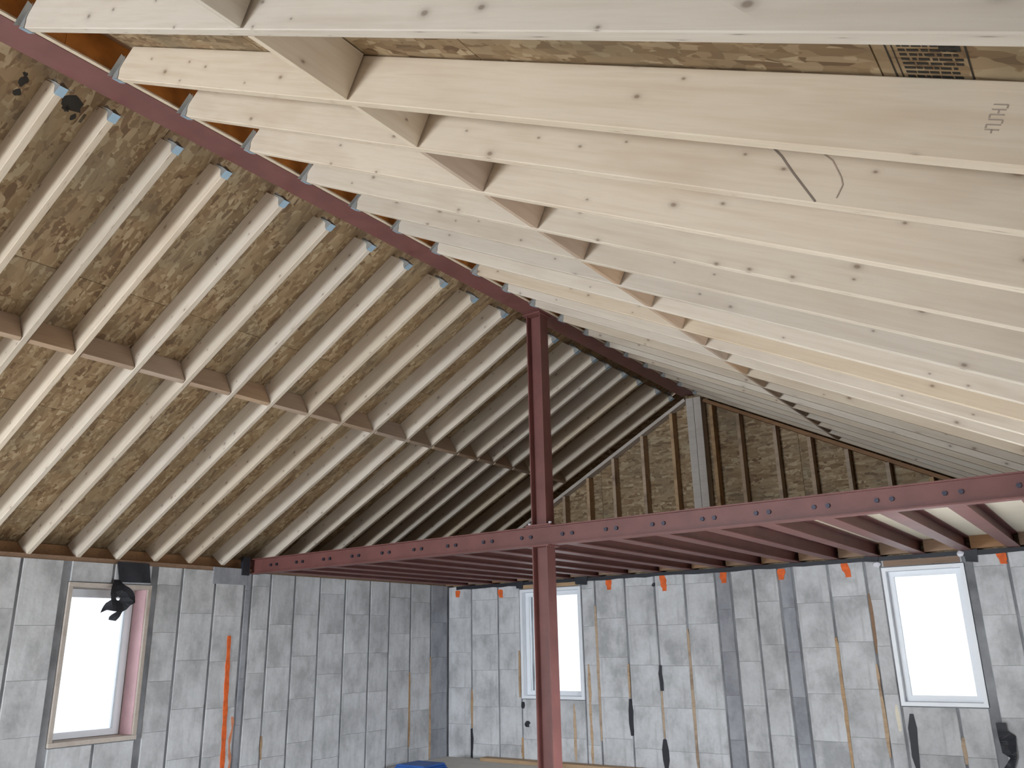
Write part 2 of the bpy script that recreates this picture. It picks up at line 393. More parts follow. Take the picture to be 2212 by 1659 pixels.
for (a, b) in [((8.064, -0.30), (8.064, -1.15)), ((8.447, -0.13), (8.447, -1.32)), ((5.87, -0.83), (5.88, -1.05))]:
    wall_strip(wl, 1, XW, 1, a[0], a[1], b[0], b[1], 0.026, MTAN, 'wood_strip')
def paint(par, axis, face, sgn, pts_l, pts_r, mat):
    out = pts_l + pts_r[::-1]; k = len(out); n = len(pts_l)-1
    def P(p, d): return (d, p[0], p[1]) if axis == 1 else (p[0], d, p[1])
    mm = MB(); pts = [P(p, face+sgn*0.006) for p in out] + [P(p, face-sgn*0.004) for p in out]
    mm.poly(pts, [(i, i+1, k-2-i, k-1-i) for i in range(n)] + [(i, (i+1) % k, k+(i+1) % k, k+i) for i in range(k)])
    return mm.build('paint_mark', mat, par)
for x, z, h, s in [(-7.174, 0.686, 0.085, 0), (-6.48, 0.657, 0.10, 0.02), (-4.892, 0.688, 0.13, 0.0), (-4.203, 0.659, 0.17, 0.02), (-3.483, 0.686, 0.13, 0), (-2.848, 0.675, 0.11, -0.01), (-2.216, 0.676, 0.14, 0.03), (-0.847, 0.708, 0.13, 0.02)]:
    lp, rp = [], []
    for i in range(7):
        t = i/6; zz = z+h*(0.5-t); wd = 0.040*(0.55+0.45*math.sin(math.pi*min(0.9, t+0.15)))
        zz -= 0.03
        lp.append((x-wd+s*t+rnd.uniform(-.006, .006), zz)); rp.append((x+wd+s*t+rnd.uniform(-.006, .006), zz))
    paint(wf, 0, YW, -1, lp, rp, MORG)
lp, rp = [], []
for i in range(26):
    t = i/25; zz = 0.14-1.44*t; c = 5.392+0.045*t; wd = 0.032*(0.75+0.25*math.sin(i*1.7)*0.4)*(0.8 if t < 0.2 else 1)
    lp.append((c-wd, zz)); rp.append((c+wd, zz))
paint(wl, 1, XW, 1, lp, rp, MORG)
lp, rp = [], []
for i in range(14):
    t = i/13; zz = -0.62-0.68*t; wd = 0.017*(0.7+0.3*math.sin(i*2.1)); c = 5.50+0.012*math.sin(i)
    lp.append((c-wd, zz)); rp.append((c+wd, zz))
paint(wl, 1, XW, 1, lp, rp, MORF)
# wall tops
m = MB()
xs = [XW+0.15+(0.05-XW-0.15)*i/60 for i in range(61)]
bt = [ZFW-0.03-0.012*rnd.random() for _ in xs]
for i in range(60):
    m.poly([(xs[i], YW-0.010, bt[i]), (xs[i+1], YW-0.010, bt[i+1]), (xs[i+1], YW-0.010, ZFW+0.006), (xs[i], YW-0.010, ZFW+0.006),
            (xs[i], YW+0.05, bt[i]), (xs[i+1], YW+0.05, bt[i+1]), (xs[i+1], YW+0.05, ZFW+0.006), (xs[i], YW+0.05, ZFW+0.006)],
           [(0,1,2,3),(3,2,6,7),(0,1,5,4)])
o = m.build('sealing_strip', MBLK, wf); o['label'] = 'black sealing strip along the wall top'
m = MB(); m.box(XW-0.26, XW-0.012, YB, YW, ZLW, ZLW+0.04)
m.build('sill_plate', MWD, wl)
m = MB(); m.box(XW-0.28, XW-0.20, YB, YW, ZLW+0.04, zL(XW-0.24, DEP)+0.012)
m.build('rim_board', MWD, wl)
# grey mortar round the beam pocket
m = MB(); m.box(XW-PR, XW+0.008, 5.15, 5.545, 0.638, ZLW+0.035); o = m.build('mortar_patch', MCOND, wl); o['label'] = 'dark grey mortar round the beam pocket'
m = MB(); m.box(XW-PR, XW+0.03, 5.475, 5.56, 0.735, 0.92); o = m.build('bearing_plate', MBLK, wl)
m = MB(); m.box(XW-0.29, XW-0.281, YB, YW, ZLW-0.02, zL(XW-0.24, DEP)); m.build('rim_light_seal', MWD, wl)  # unseen strip added to close a light leak at the left eave
# right wall, back wall (behind the camera), both with openings; right-wall windows are added for light
m = MB(); opening_boxes(m, 1, 0.06, 0.36, YB, YW+0.3, ZF, 0.77, [(-0.85, 0.95, ZF, 0.70), (-3.9, -1.3, -1.1, 0.60), (2.3, 3.7, -0.8, 0.5), (4.7, 6.1, -0.8, 0.5)])
o = m.build('wall_right', MCON, keep=True); tag(o, 'concrete wall under the right eave, out of view', 'wall', kind='structure')
m = MB(); m.box(0.20, 0.30, YB, YW+0.1, 0.77, zR(0.30, DEP)); rbd = m.build('trim_1', MWD); tag(rbd, 'brown rim board added to shut sky light out at the right eave', 'rim board', kind='structure')  # unseen board added to stop sky light leaking in over the right wall
m = MB(); opening_boxes(m, 0, YB, YB-0.3, XW-0.3, 0.36, ZF, 0.80, [(-7.1, -3.6, ZF, 0.55)])
m.poly([(XW-0.3, YB, 0.8), (0.36, YB, 0.8), (XC, YB, zR(XC, DEP)), (XW-0.3, YB-0.3, 0.8), (0.36, YB-0.3, 0.8), (XC, YB-0.3, zR(XC, DEP))], [(0,1,2),(5,4,3),(0,1,4,3),(1,2,5,4),(2,0,3,5)])
o = m.build('wall_back', MCON, keep=True); tag(o, 'concrete wall behind the camera with a wide opening', 'wall', kind='structure')

# ---- gable wall on top of the far wall
ZD = 0.905
m = MB()
YG = YW+0.11
ga = [(XW-0.2, ZFW), (0.3, ZFW), (XRE+0.2, zR(XRE+0.2, DEP)), (XC, zR(XC, DEP)), (XW-0.2, zL(XW-0.2, DEP))]
pts = [(x, YG+0.012, z) for x, z in ga] + [(x, YG+0.05, z) for x, z in ga]
m.poly(pts, [(4,3,2,1,0),(5,6,7,8,9)] + [(i, (i+1) % 5, 5+(i+1) % 5, 5+i) for i in range(5)])
wg = m.build('wall_gable', MWD, keep=True); tag(wg, 'framed gable end in strand board above the red crossbeam', 'wall', kind='structure')
def gtop(x): return (zL(x) if x < XC else zR(x))
xs_ = [XW, -6.2, -4.98, -3.76, -2.54, -1.32, -0.1]
for a, b in zip(xs_[:-1], xs_[1:]):
    a += 0.002; b -= 0.002
    za, zb = gtop(a)+DEP, gtop(b)+DEP
    if a < XC < b: prof = [(a, ZFW), (b, ZFW), (b, zb), (XC, zR(XC)+DEP), (a, za)]
    else: prof = [(a, ZFW), (b, ZFW), (b, zb), (a, za)]
    prof = [(x, z) for x, z in prof]
    mm = MB(); n = len(prof)
    mm.poly([(x, YG, z) for x, z in prof] + [(x, YG+0.011, z) for x, z in prof], [tuple(range(n-1, -1, -1)), tuple(range(n, 2*n))] + [(i, (i+1) % n, n+(i+1) % n, n+i) for i in range(n)])
    ob = mm.build('sheathing_panel', MOSB, wg)
    # the board face lies in X-Z: turn the mesh so the strand pattern lies in its own XY plane
    R_ = Matrix.Rotation(-math.pi/2, 4, 'X'); ob.data.transform(R_); ob.rotation_euler = (math.pi/2, 0, 0)
STUD = [-6.9, -6.55, -6.19, -5.83, -5.47, -5.116, -4.751, -4.346, -3.949, -3.452, -3.147, -2.756, -2.402, -2.043, -1.675, -1.30, -0.9]
for x in STUD:
    zt = min(gtop(x-0.019), gtop(x+0.019)) - 0.042
    if zt < ZD+0.05: continue
    m = MB(); m.prism([(x-0.019, YW), (x+0.019, YW), (x+0.019, YG-0.001), (x-0.019, YG-0.001)], ZD+0.038, zt, 2)
    m.build('stud', MTAN, wg)
for x0, x1 in ((-3.735, -3.647), (-3.642, -3.555)):
    m = MB(); m.prism([(x0, YW-0.02), (x1, YW-0.02), (x1, YG-0.002), (x0, YG-0.002)], ZD+0.002, 2.70, 2)
    o = m.build('ridge_post', MWG, wg); o['label'] = 'grey wooden post under the ridge end'
m = MB(); m.box(XW, -0.1, YW-0.005, YG-0.002, ZD, ZD+0.036); m.build('bottom_plate', MWD, wg)
m = MB(); m.beam((-3.75, YW+0.05, zL(-3.75)-0.042), (XW+0.1, YW+0.05, zL(XW+0.1)-0.042), 0.10, 0.038); m.build('top_plate', MWG, wg)
m = MB(); m.beam((-3.54, YW+0.05, zR(-3.54)-0.042), (-0.35, YW+0.05, zR(-0.35)-0.042), 0.10, 0.038); m.build('top_plate', MWD, wg)

# ---- windows
def window_left():
    y0, y1, z0, z1 = W1
    root = empty('window_1', (XW-0.1, (y0+y1)/2, z0), 'tall narrow window in the left wall with wooden surround', 'window', kind='structure')
    for nm, b in (('head', (XW-0.28, XW+0.012, y0+0.004, y1-0.004, z1-0.040, z1-0.004)), ('sill', (XW-0.28, XW+0.018, y0+0.004, y1-0.004, z0+0.004, z0+0.040)),
                  ('jamb', (XW-0.28, XW+0.012, y0+0.004, y0+0.036, z0+0.041, z1-0.041)), ('jamb', (XW-0.28, XW+0.012, y1-0.036, y1-0.004, z0+0.041, z1-0.041))):
        m = MB(); m.box(*b); m.build(nm, MWG, root)
    m = MB(); m.box(XW-0.20, XW-0.015, y1-0.042, y1-0.0365, z0+0.042, z1-0.042); o = m.build('lining_board', MPNK, root); o['label'] = 'pink lining board on the far jamb'
    a, b, c, d = y0+0.040, y1-0.045, z0+0.044, z1-0.044; xf = XW-0.21
    m = MB()
    m.box(xf-0.06, xf, a, b, d-0.07, d); m.box(xf-0.06, xf, a, b, c, c+0.05); m.box(xf-0.06, xf, a, a+0.05, c+0.05, d-0.07); m.box(xf-0.06, xf, b-0.06, b, c+0.05, d-0.07)
    fr = m.build('frame', MVIN, root); fr['label'] = 'white vinyl frame'
    m = MB(); m.box(xf-0.034, xf-0.028, a+0.05, b-0.06, c+0.05, d-0.07); m.build('pane', MGLS, root)
window_left()
def window_far(name, wbox, label):
    x0, x1, z0, z1 = wbox
    root = empty(name, ((x0+x1)/2, YW+0.1, z0), label, 'window', kind='structure')
    yf = YW+0.005
    m = MB()
    def ring(mm, a, b, c, d, t, ya, yb):
        mm.box(a, b, ya, yb, d-t, d); mm.box(a, b, ya, yb, c, c+t); mm.box(a, a+t, ya, yb, c+t, d-t); mm.box(b-t, b, ya, yb, c+t, d-t)
    ring(m, x0+0.004, x1-0.004, z0+0.004, z1-0.004, 0.035, yf-0.012, yf+0.13)
    m.build('frame', MVIN, root)
    m = MB(); ring(m, x0+0.042, x1-0.042, z0+0.042, z1-0.042, 0.05, yf+0.06, yf+0.105)
    s = m.build('sash', MVIN, root)
    m = MB(); m.box(x0+0.092, x1-0.092, yf+0.08, yf+0.086, z0+0.092, z1-0.092); m.build('pane', MGLS, root)
    m = MB(); m.box(x0+0.03, x1-0.03, YW-0.012, YW+0.11, z1+0.006, ZFW-0.035); o = m.build('lintel', MTAN if name.endswith('2') else MWD, root); o['label'] = 'brown wooden lintel'
    return root
w2 = window_far('window_2', W2, 'white window behind the red steel post')
w3 = window_far('window_3', W3, 'white window at the right end of the far wall')
for (x, z, rx) in ((-1.905, 0.675, 0.035), (-1.165, 0.725, 0.032)):
    m = MB()
    for i in range(7):
        for j in range(5):
            pass
    bm = bmesh.new(); bmesh.ops.create_icosphere(bm, subdivisions=2, radius=1.0)
    for v in bm.verts:
        k = 1+rnd.uniform(-0.15, 0.15); v.co = Vector((x+v.co.x*rx*k, YW-0.028+v.co.y*0.016*k, z+v.co.z*0.028*k))
    m.v = [v.co.copy() for v in bm.verts]; m.f = [tuple(q.index for q in fc.verts) for fc in bm.faces]; bm.free()
    o = m.build('tape_wad', MTAPE, w3); o['label'] = 'white wad of tape at a top corner'
def sheet(pts, axis, d, thick, amp, hole=None, dtop=None):
    """thin crumpled sheet with a traced outline, standing at distance d on the given axis"""
    bm = bmesh.new()
    def ring(ps):
        vs = []
        for i in range(len(ps)):
            a, b = Vector(ps[i]), Vector(ps[(i+1) % len(ps)])
            k = max(1, int((b-a).length/0.03))
            for j in range(k): vs.append(bm.verts.new((*(a+(b-a)*j/k), 0)))
        return [bm.edges.new((vs[i], vs[(i+1) % len(vs)])) for i in range(len(vs))]
    ed = ring(pts)
    if hole: ed += ring(hole)
    bmesh.ops.triangle_fill(bm, use_beauty=True, use_dissolve=False, edges=ed)
    bmesh.ops.subdivide_edges(bm, edges=bm.edges[:], cuts=1, use_grid_fill=False)
    bm.verts.ensure_lookup_table()
    mm = MB(); n = len(bm.verts); bm.verts.index_update()
    zt = max(v.co.y for v in bm.verts)
    def P(v, o):
        wv = amp*(math.sin(v.co.x*31+v.co.y*17)+0.6*math.sin(v.co.y*43-v.co.x*11)) * min(1, (zt-v.co.y)*8)
        if dtop is not None: wv += (dtop-d)*max(0, 1-(zt-v.co.y)*14)
        return (d+wv+o, v.co.x, v.co.y) if axis == 0 else (v.co.x, d-wv-o, v.co.y)
    mm.v = [Vector(P(v, 0)) for v in bm.verts] + [Vector(P(v, -thick)) for v in bm.verts]
    for fc in bm.faces:
        q = [v.index for v in fc.verts]; mm.f += [tuple(q), tuple(n+i for i in q[::-1])]
    for e in bm.edges:
        if len(e.link_faces) == 1: a, b = e.verts[0].index, e.verts[1].index; mm.f.append((a, b, n+b, n+a))
    bm.free(); return mm
m = sheet([(4.13, 0.785), (4.44, 0.785), (4.475, 0.61), (4.168, 0.605)], 0, XW+0.022, 0.008, 0.002)
o = m.build('membrane_sheet', MBLK); tag(o, 'black square membrane sheet on the wall above the left window', 'membrane')
flap = [(4.106, 0.604), (4.072, 0.559), (4.051, 0.494), (4.069, 0.446), (4.033, 0.418), (3.99, 0.333), (4.046, 0.358), (4.099, 0.348), (4.128, 0.346), (4.091, 0.319), (4.079, 0.303), (4.08, 0.276), (4.133, 0.266), (4.169, 0.304), (4.192, 0.347), (4.226, 0.364), (4.25, 0.402), (4.29, 0.425), (4.295, 0.48), (4.265, 0.523), (4.239, 0.544), (4.186, 0.586), (4.17, 0.625), (4.11, 0.625)]
hole = [(4.113, 0.463), (4.135, 0.475), (4.165, 0.465), (4.157, 0.443), (4.133, 0.443)]
m = sheet(flap, 0, -7.25, 0.006, 0.012, hole, XW+0.024)
o = m.build('torn_membrane_flap', MBLK); tag(o, 'torn black membrane flap hanging in front of the left window', 'membrane')
torn = [(-1.124, -0.727), (-1.047, -0.724), (-1.046, -0.791), (-0.99, -0.829), (-1.008, -1.001), (-1.051, -1.107), (-1.14, -1.113), (-1.058, -1.003), (-1.114, -0.967), (-1.119, -0.847)]
m = sheet(torn, 1, 8.755, 0.008, 0.012)
o = m.build('torn_membrane_scrap', MBLK); tag(o, 'torn black membrane scrap on the far wall, low right of the right window', 'membrane')
for i, (x0, x1, z0, z1, lab) in enumerate(((-5.35, -5.17, 0.665, 0.775, 'small black membrane patch at the top right corner of the window behind the post'), (-6.22, -6.10, 0.665, 0.775, 'small black membrane patch at the top left corner of the window behind the post'), (-1.14, -1.02, 0.64, 0.76, 'small black membrane patch at the top right corner of the right window'), (-2.02, -1.88, 0.70, 0.765, 'small black membrane patch at the top left corner of the right window'))):
    m = sheet([(x0, z1), (x1, z1), (x1-0.015, z0), (x0+0.01, z0+0.012)], 1, YW-0.020, 0.006, 0.002)
    o = m.build('membrane_patch', MBLK); tag(o, lab, 'membrane')

# ================================================================ STEELWORK
def isec(w_, d_, tf, tw):
    a, b, c = w_/2, d_, tw/2
    return [(-a, 0), (a, 0), (a, tf), (c, tf), (c, b-tf), (a, b-tf), (a, b), (-a, b), (-a, b-tf), (-c, b-tf), (-c, tf), (-a, tf)]
YBm, ZB0, ZB1 = 5.63, 0.752, 0.905
beam = empty('crossbeam', (-3.7, YBm, ZB0), 'long red steel crossbeam with bolts, resting on the left wall and the red post', 'beam')
m = MB(); m.prism([(YBm+p[0], ZB0+p[1]) for p in isec(0.09, ZB1-ZB0, 0.009, 0.02)], XW-0.12, 0.05, 0); m.build('steel_section', MRED, beam)
JX0, JS = -5.8285, 0.3924
bolt0 = None
for i in range(-3, 16):
    for dx in (-0.045, 0.045):
        c = Vector((JX0+i*JS+dx, YBm-0.010, (ZB0+ZB1)/2))
        m = MB(); m.cyl((c.x, c.y-0.014, c.z), 0.0155, 0.014, 1, 6)
        if bolt0 is None: bolt0 = m.build('bolt', MBOLT, beam); b0 = c
        else: clone(bolt0, beam, bolt0.location + (c-b0))
# H posts: flanges face left and right
XP, YP = -3.711, 5.63
def hsec(): return [(XP+(p[1]-0.0715), YP+p[0]) for p in isec(0.117, 0.143, 0.009, 0.008)]
post = empty('steel_post', (XP, YP, ZF), 'red steel post from the floor up to the crossbeam', 'post')
m = MB(); m.prism(hsec(), ZF+0.012, ZB0-0.012, 2); m.build('steel_section', MRED, post)
m = MB(); m.box(XP-0.11, XP+0.11, YP-0.10, YP+0.10, ZF, ZF+0.012); m.build('base_plate', MRED, post)
m = MB(); m.box(XP-0.10, XP+0.10, YP-0.085, YP+0.085, ZB0-0.012, ZB0); m.build('cap_plate', MRED, post)
post2 = empty('steel_post', (XP, YP, ZB1), 'red steel post standing on the crossbeam and carrying the ridge beam', 'post')
m = MB(); m.prism(hsec(), ZB1+0.012, 2.722, 2); m.build('steel_section', MRED, post2)
m = MB(); m.box(XP-0.12, XP+0.12, YP-0.075, YP+0.075, ZB1, ZB1+0.012); m.build('base_plate', MRED, post2)
m = MB(); m.box(XP-0.09, XP+0.09, YP-0.09, YP+0.09, 2.722, 2.734); m.build('cap_plate', MRED, post2)
for dx in (-0.098, 0.098):
    m = MB(); m.cyl((XP+dx, YP-0.045, ZB1+0.012), 0.013, 0.016, 2, 6); m.build('bolt', MTAPE, post2)
# ridge beam
rb = empty('ridge_beam', (XC, 2.0, 2.735), 'red steel ridge beam with orange wood packing, the top line of the roof', 'beam')
ZR0 = 2.735
m = MB(); m.prism([(XC-0.002+p[0], ZR0+p[1]) for p in isec(0.180, 0.20, 0.011, 0.008)], -1.0, YW-0.03, 1); m.build('steel_section', MRED, rb)
segs = [-1.0, 1.45, 3.9, 6.3, YW-0.03]
for a, b in zip(segs[:-1], segs[1:]):
    m = MB(); m.box(XC+0.006, XC+0.108, a+0.001, b-0.001, ZR0+0.0115, ZR0+0.185); o = m.build('wood_packing', MLVL, rb); o['label'] = 'orange coated wood packing'
    m = MB(); m.box(XC-0.092, XC-0.010, a+0.001, b-0.001, ZR0+0.0115, ZR0+0.185); o = m.build('wood_packing', MLVL, rb); o['label'] = 'orange coated wood packing'
m = MB(); m.box(XC+0.0905, XC+0.112, -1.0, YW-0.03, ZR0+0.002, ZR0+0.0113); o = m.build('edge_strip', MW, rb); o['label'] = 'pale wood strip along the flange'
# joists and deck
JD = 0.125
for i in range(-3, 15):
    x = JX0+i*JS
    k = i+4
    lab = {0: 'x'}.get(i, '')
    nth = ['first', 'second', 'third', 'fourth', 'fifth', 'sixth', 'seventh', 'eighth', 'ninth', 'tenth', 'eleventh', 'twelfth', 'thirteenth', 'fourteenth', 'fifteenth', 'sixteenth', 'seventeenth', 'eighteenth'][k-1]
    j = empty('steel_joist', (x, 7.2, ZB0), 'red steel joist, %s from the left wall, between crossbeam and far wall' % nth, 'joist', 'red joists under the pale deck')
    m = MB(); m.prism([(x+p[0], ZB0+0.001+p[1]) for p in isec(0.105, JD, 0.008, 0.008)], YBm+0.047, YW+0.10, 1); m.build('steel_section', MRED, j)
    m = MB(); m.box(x-0.05, x+0.05, YBm+0.011, YBm+0.046, ZB0+0.03, ZB0+0.115); m.build('end_plate', MRED, j)
dk = empty('mezzanine_deck', (-3.6, 7.2, ZB0+JD+0.002), 'pale plywood deck lying on the red joists', 'deck', kind='structure')
xs_ = [XW+0.02+1.22*i for i in range(7)]; xs_[-1] = 0.03
for a, b in zip(xs_[:-1], xs_[1:]):
    m = MB(); m.box(a+0.002, b-0.002, YBm+0.05, YW-0.02, ZB0+JD+0.002, ZB0+JD+0.020); m.build('deck_panel', MDECK, dk)
m = MB()
for i in range(-4, 15):
    xa = JX0+i*JS+0.054; xb = JX0+(i+1)*JS-0.054
    if xa < XW: xa = XW+0.01
    if xb > 0.03: xb = 0.03
    m = MB(); m.box(xa, xb, YW-0.06, YW-0.02, ZB0+0.012, ZB0+JD); m.build('end_blocking', MWD, dk)

# ================================================================ TIMBER
NTH = ['first', 'second', 'third', 'fourth', 'fifth', 'sixth', 'seventh', 'eighth', 'ninth', 'tenth', 'eleventh', 'twelfth', 'thirteenth', 'fourteenth', 'fifteenth', 'sixteenth', 'seventeenth', 'eighteenth', 'nineteenth', 'twentieth', 'twenty-first', 'twenty-second']
def hanger_mesh():
    """U-shaped joist hanger, local frame of a rafter (x down the slope, y across, z up)"""
    m = MB(); t = 0.0015; hw = 0.0205; sh = (tL+tR)/2
    m.box(-0.008, 0.048, -hw-t, hw+t, -0.0035, -0.0015)
    for s in (-1, 1):
        a, b = (s*hw, s*(hw+t)) if s > 0 else (s*(hw+t), s*hw)
        m.prism([(-0.008, -0.003), (0.048, -0.003), (0.044, 0.022), (0.030, 0.045), (0.034, 0.070), (0.050, 0.105), (0.042, 0.120), (0.018, 0.095), (-0.008+0.06, 0.118), (-0.008+0.045, 0.09)][:8], a, b, 1)
        # face flange nailed to the packing
        y0, y1 = (s*(hw+t), s*(hw+0.024)) if s > 0 else (s*(hw+0.024), s*(hw+t))
        m.poly([(-0.010, y0, 0), (-0.010, y1, 0.008), (-0.010+0.108*sh, y1, 0.108), (-0.010+0.115*sh, y0, 0.115),
                (-0.0085, y0, 0), (-0.0085, y1, 0.008), (-0.0085+0.108*sh, y1, 0.108), (-0.0085+0.115*sh, y0, 0.115)],
               [(0,1,2,3),(7,6,5,4),(0,1,5,4),(1,2,6,5),(2,3,7,6),(3,0,4,7)])
    return m
HANG = None
def rafter(side, y0, y1, z0, x1, z1, label, group, first_y=None):
    """y0/z0 at the hanger, x1/y1/z1 at the eave end (underside)"""
    global HANG
    x0 = XL0 if side < 0 else XR0
    p0, p1 = Vector((x0, y0, z0)), Vector((x1, y1, z1))
    xa = (p1-p0).normalized(); up = Vector((0, 0, 1)); ya = up.cross(xa).normalized(); za = xa.cross(ya)
    q = Matrix((xa, ya, za)).transposed().to_quaternion()
    root = empty('rafter', p0, label, 'rafter', group, rot=q)
    ln = (p1-p0).length; k = za.x*side/ max(1e-6, xa.x*side) * 0 + (-xa.z)/math.hypot(xa.x, xa.y)
    c = 0.003; h = 0.019; D_ = DEPL if side < 0 else DEP
    sec = [(-h+c, 0), (h-c, 0), (h, c), (h, D_-c), (h-c, D_), (-h+c, D_), (-h, D_-c), (-h, c)]
    m = MB(); n = len(sec); top = -0.004; nseg = 10; pts = []
    bow = rnd.uniform(-0.003, 0.003)
    for i in range(nseg+1):
        t = i/nseg; xx = top + (ln-top)*t
        for p in sec: pts.append((xx + p[1]*k, p[0] + bow*math.sin(math.pi*t), p[1]))
    fc = [tuple(range(n-1, -1, -1)), tuple(range(nseg*n, nseg*n+n))]
    for i in range(nseg):
        for j in range(n): fc.append((i*n+j, i*n+(j+1) % n, (i+1)*n+(j+1) % n, (i+1)*n+j))
    m.poly(pts, fc); tm = m.build('timber', MW, root, local=True)
    if HANG is None: HANG = hanger_mesh().build('joist_hanger', MGAL, root, local=True); HANG['label'] = 'grey metal hanger with sky-blue reflection painted on the seat'; HANG.data.materials.append(MGAG); [setattr(p_, 'material_index', 1) for p_ in HANG.data.polygons if p_.index >= 6]
    else: clone(HANG, root, HANG.location)
    return root
RY = {-1: (0.05, 0.05), 0: (0.455, 0.455), 1: (0.86, 0.86), 2: (1.263, 1.262), 3: (1.70, 1.705), 4: (2.075, 2.052), 5: (2.475, 2.480), 6: (2.885, 2.882), 7: (3.295, 3.295), 8: (3.68, 3.69), 9: (4.08, 4.09),
      10: (4.545, 4.53), 11: (4.935, 4.93), 12: (5.32, 5.33), 13: (5.755, 5.75), 14: (6.18, 6.16), 15: (6.575, 6.56), 16: (6.945, 6.95), 17: (7.365, 7.365), 18: (7.77, 7.77), 19: (8.18, 8.18), 20: (8.585, 8.585)}
RZ = {3: -0.004}; RROOT = {}
for k, (a, b) in RY.items():
    if k < 1: continue
    i = k-2
    if k == 1: lab = 'pale wooden rafter on the right slope, above the top edge, nearest of all'
    else:
        n = k-2
        lab = ('pale wooden rafter on the right slope, %s from the camera end' % NTH[n])
    RROOT[k] = rafter(1, a, b, ZH, XRE, zR(XRE)+RZ.get(k, 0), lab, 'rafters of the right roof slope')
LY = [(1.22, 1.20), (1.575, 1.56), (1.85, 1.825), (2.222, 2.208), (2.545, 2.56), (2.972, 2.962), (3.362, 3.366), (3.744, 3.785), (4.125, 4.15), (4.535, 4.525), (4.92, 4.89), (5.335, 5.265), (5.745, 5.76), (6.13, 6.08),
      (6.525, 6.48), (6.855, 6.83), (7.13, 7.13), (7.484, 7.49), (7.825, 7.83), (8.275, 8.27), (8.62, 8.62)]
for n, (a, b) in enumerate(LY):
    dz = {6: -0.008, 7: -0.006, 8: 0.004, 9: 0.012, 10: 0.018, 11: 0.022}.get(n, 0.022 if n > 11 else -0.008)
    rafter(-1, a, b, ZH, XW-0.02, zL(XW-0.02)+dz, 'pale wooden rafter on the left slope, %s from the camera end' % NTH[n], 'rafters of the left roof slope')
# pencil lines and stamps
def on_face(root, y, lines, wd, mat, name):
    """flat strokes on the near face of a rafter, given as x-z polylines in eye coordinates"""
    q = root.rotation_quaternion.to_matrix().inverted(); o = root.location - Vector((0, 0, E))
    mm = MB()
    for ln in lines:
        for a, b in zip(ln[:-1], ln[1:]):
            pa, pb = q @ (Vector((a[0], y, a[1]))-o), q @ (Vector((b[0], y, b[1]))-o)
            d = (pb-pa); n = Vector((-d.z, 0, d.x)).normalized()*wd/2
            sg = 1 if pa.y > 0 else -1
            f0, f1 = sg*0.0188, sg*0.0197
            quad = [pa-n, pb-n, pb+n, pa+n]
            mm.poly([(p.x, f1, p.z) for p in quad] + [(p.x, f0, p.z) for p in quad], [(0,1,2,3),(0,4,5,1),(1,5,6,2),(2,6,7,3),(3,7,4,0)])
    return mm.build(name, mat, root, local=True)
on_face(RROOT[4], 2.043, [[(-0.55, 1.285), (-0.531, 1.251), (-0.51, 1.197), (-0.488, 1.147), (-0.462, 1.088)]], 0.005, MGRY, 'pencil_line')
on_face(RROOT[4], 2.043, [[(-0.429, 1.225), (-0.404, 1.188), (-0.39, 1.134), (-0.389, 1.111), (-0.409, 1.08)]], 0.003, MFNT, 'pencil_line')
st = []
for i in range(6):
    t = i/5; cx, cz = -0.015-0.024*t, 0.985-0.047*t
    dx, dz = 0.0115, -0.0055
    st.append([(cx-dx, cz-dz), (cx+dx, cz+dz)])
    if i in (0, 3): st.append([(cx+dx, cz+dz), (cx+dx-0.003, cz+dz-0.007)])
    if i in (2, 4): st.append([(cx-dx, cz-dz), (cx-dx-0.003, cz-dz-0.007)])
    if i in (1, 5): st.append([(cx, cz), (cx-0.003, cz-0.007)])
on_face(RROOT[3], 1.682, st, 0.0028, MFNT, 'lumber_stamp')
def roof_ink(quads, mat, name, label):
    mm = MB()
    for q in quads:
        side = -1 if q[0][0] < XC else 1
        z = zL if side < 0 else zR
        off = (DEPL if side < 0 else DEP)
        def zz(x, o): return (ZH - tL*(XL0-x) if side < 0 else ZH - tR*(x-XR0)) + (off+o)*math.hypot(1, tL if side < 0 else tR)
        k = len(q)
        mm.poly([(x, y, zz(x, 0.0009)) for x, y in q] + [(x, y, zz(x, 0.0022)) for x, y in q], [tuple(range(k-1, -1, -1))] + [(i, (i+1) % k, k+(i+1) % k, k+i) for i in range(k)])
    o = mm.build(name, mat, ceil); o['label'] = label; return o
qs = []
def rect(x0, x1, y0, y1): qs.append([(x0, y0), (x1, y0), (x1, y1), (x0, y1)])
X0, X1, Y0, Y1 = -0.185, -0.048, 1.560, 1.700
for (a, b, c, d) in ((X0, X1, Y0, Y0+0.003), (X0, X1, Y1-0.003, Y1), (X0, X0+0.003, Y0, Y1), (X1-0.003, X1, Y0, Y1), (X0+0.012, X0+0.014, Y0, Y1)): rect(a, b, c, d)
for i in range(8):
    y = Y0+0.012+i*0.0165; x = X0+0.022
    while x < X1-0.02:
        ln = rnd.uniform(0.006, 0.022); rect(x, min(x+ln, X1-0.008), y, y+0.0075); x += ln+rnd.uniform(0.002, 0.005)
rect(X1-0.045, X1-0.01, Y0+0.005, Y0+0.035)
roof_ink(qs, MINK, 'grade_stamp', 'black printed panel stamp with rows of small print')
def blot(cx, cy, rx, ry, n=14):
    return [(cx+rx*(1+rnd.uniform(-0.35, 0.25))*math.cos(2*math.pi*i/n), cy+ry*(1+rnd.uniform(-0.35, 0.25))*math.sin(2*math.pi*i/n)) for i in range(n)]
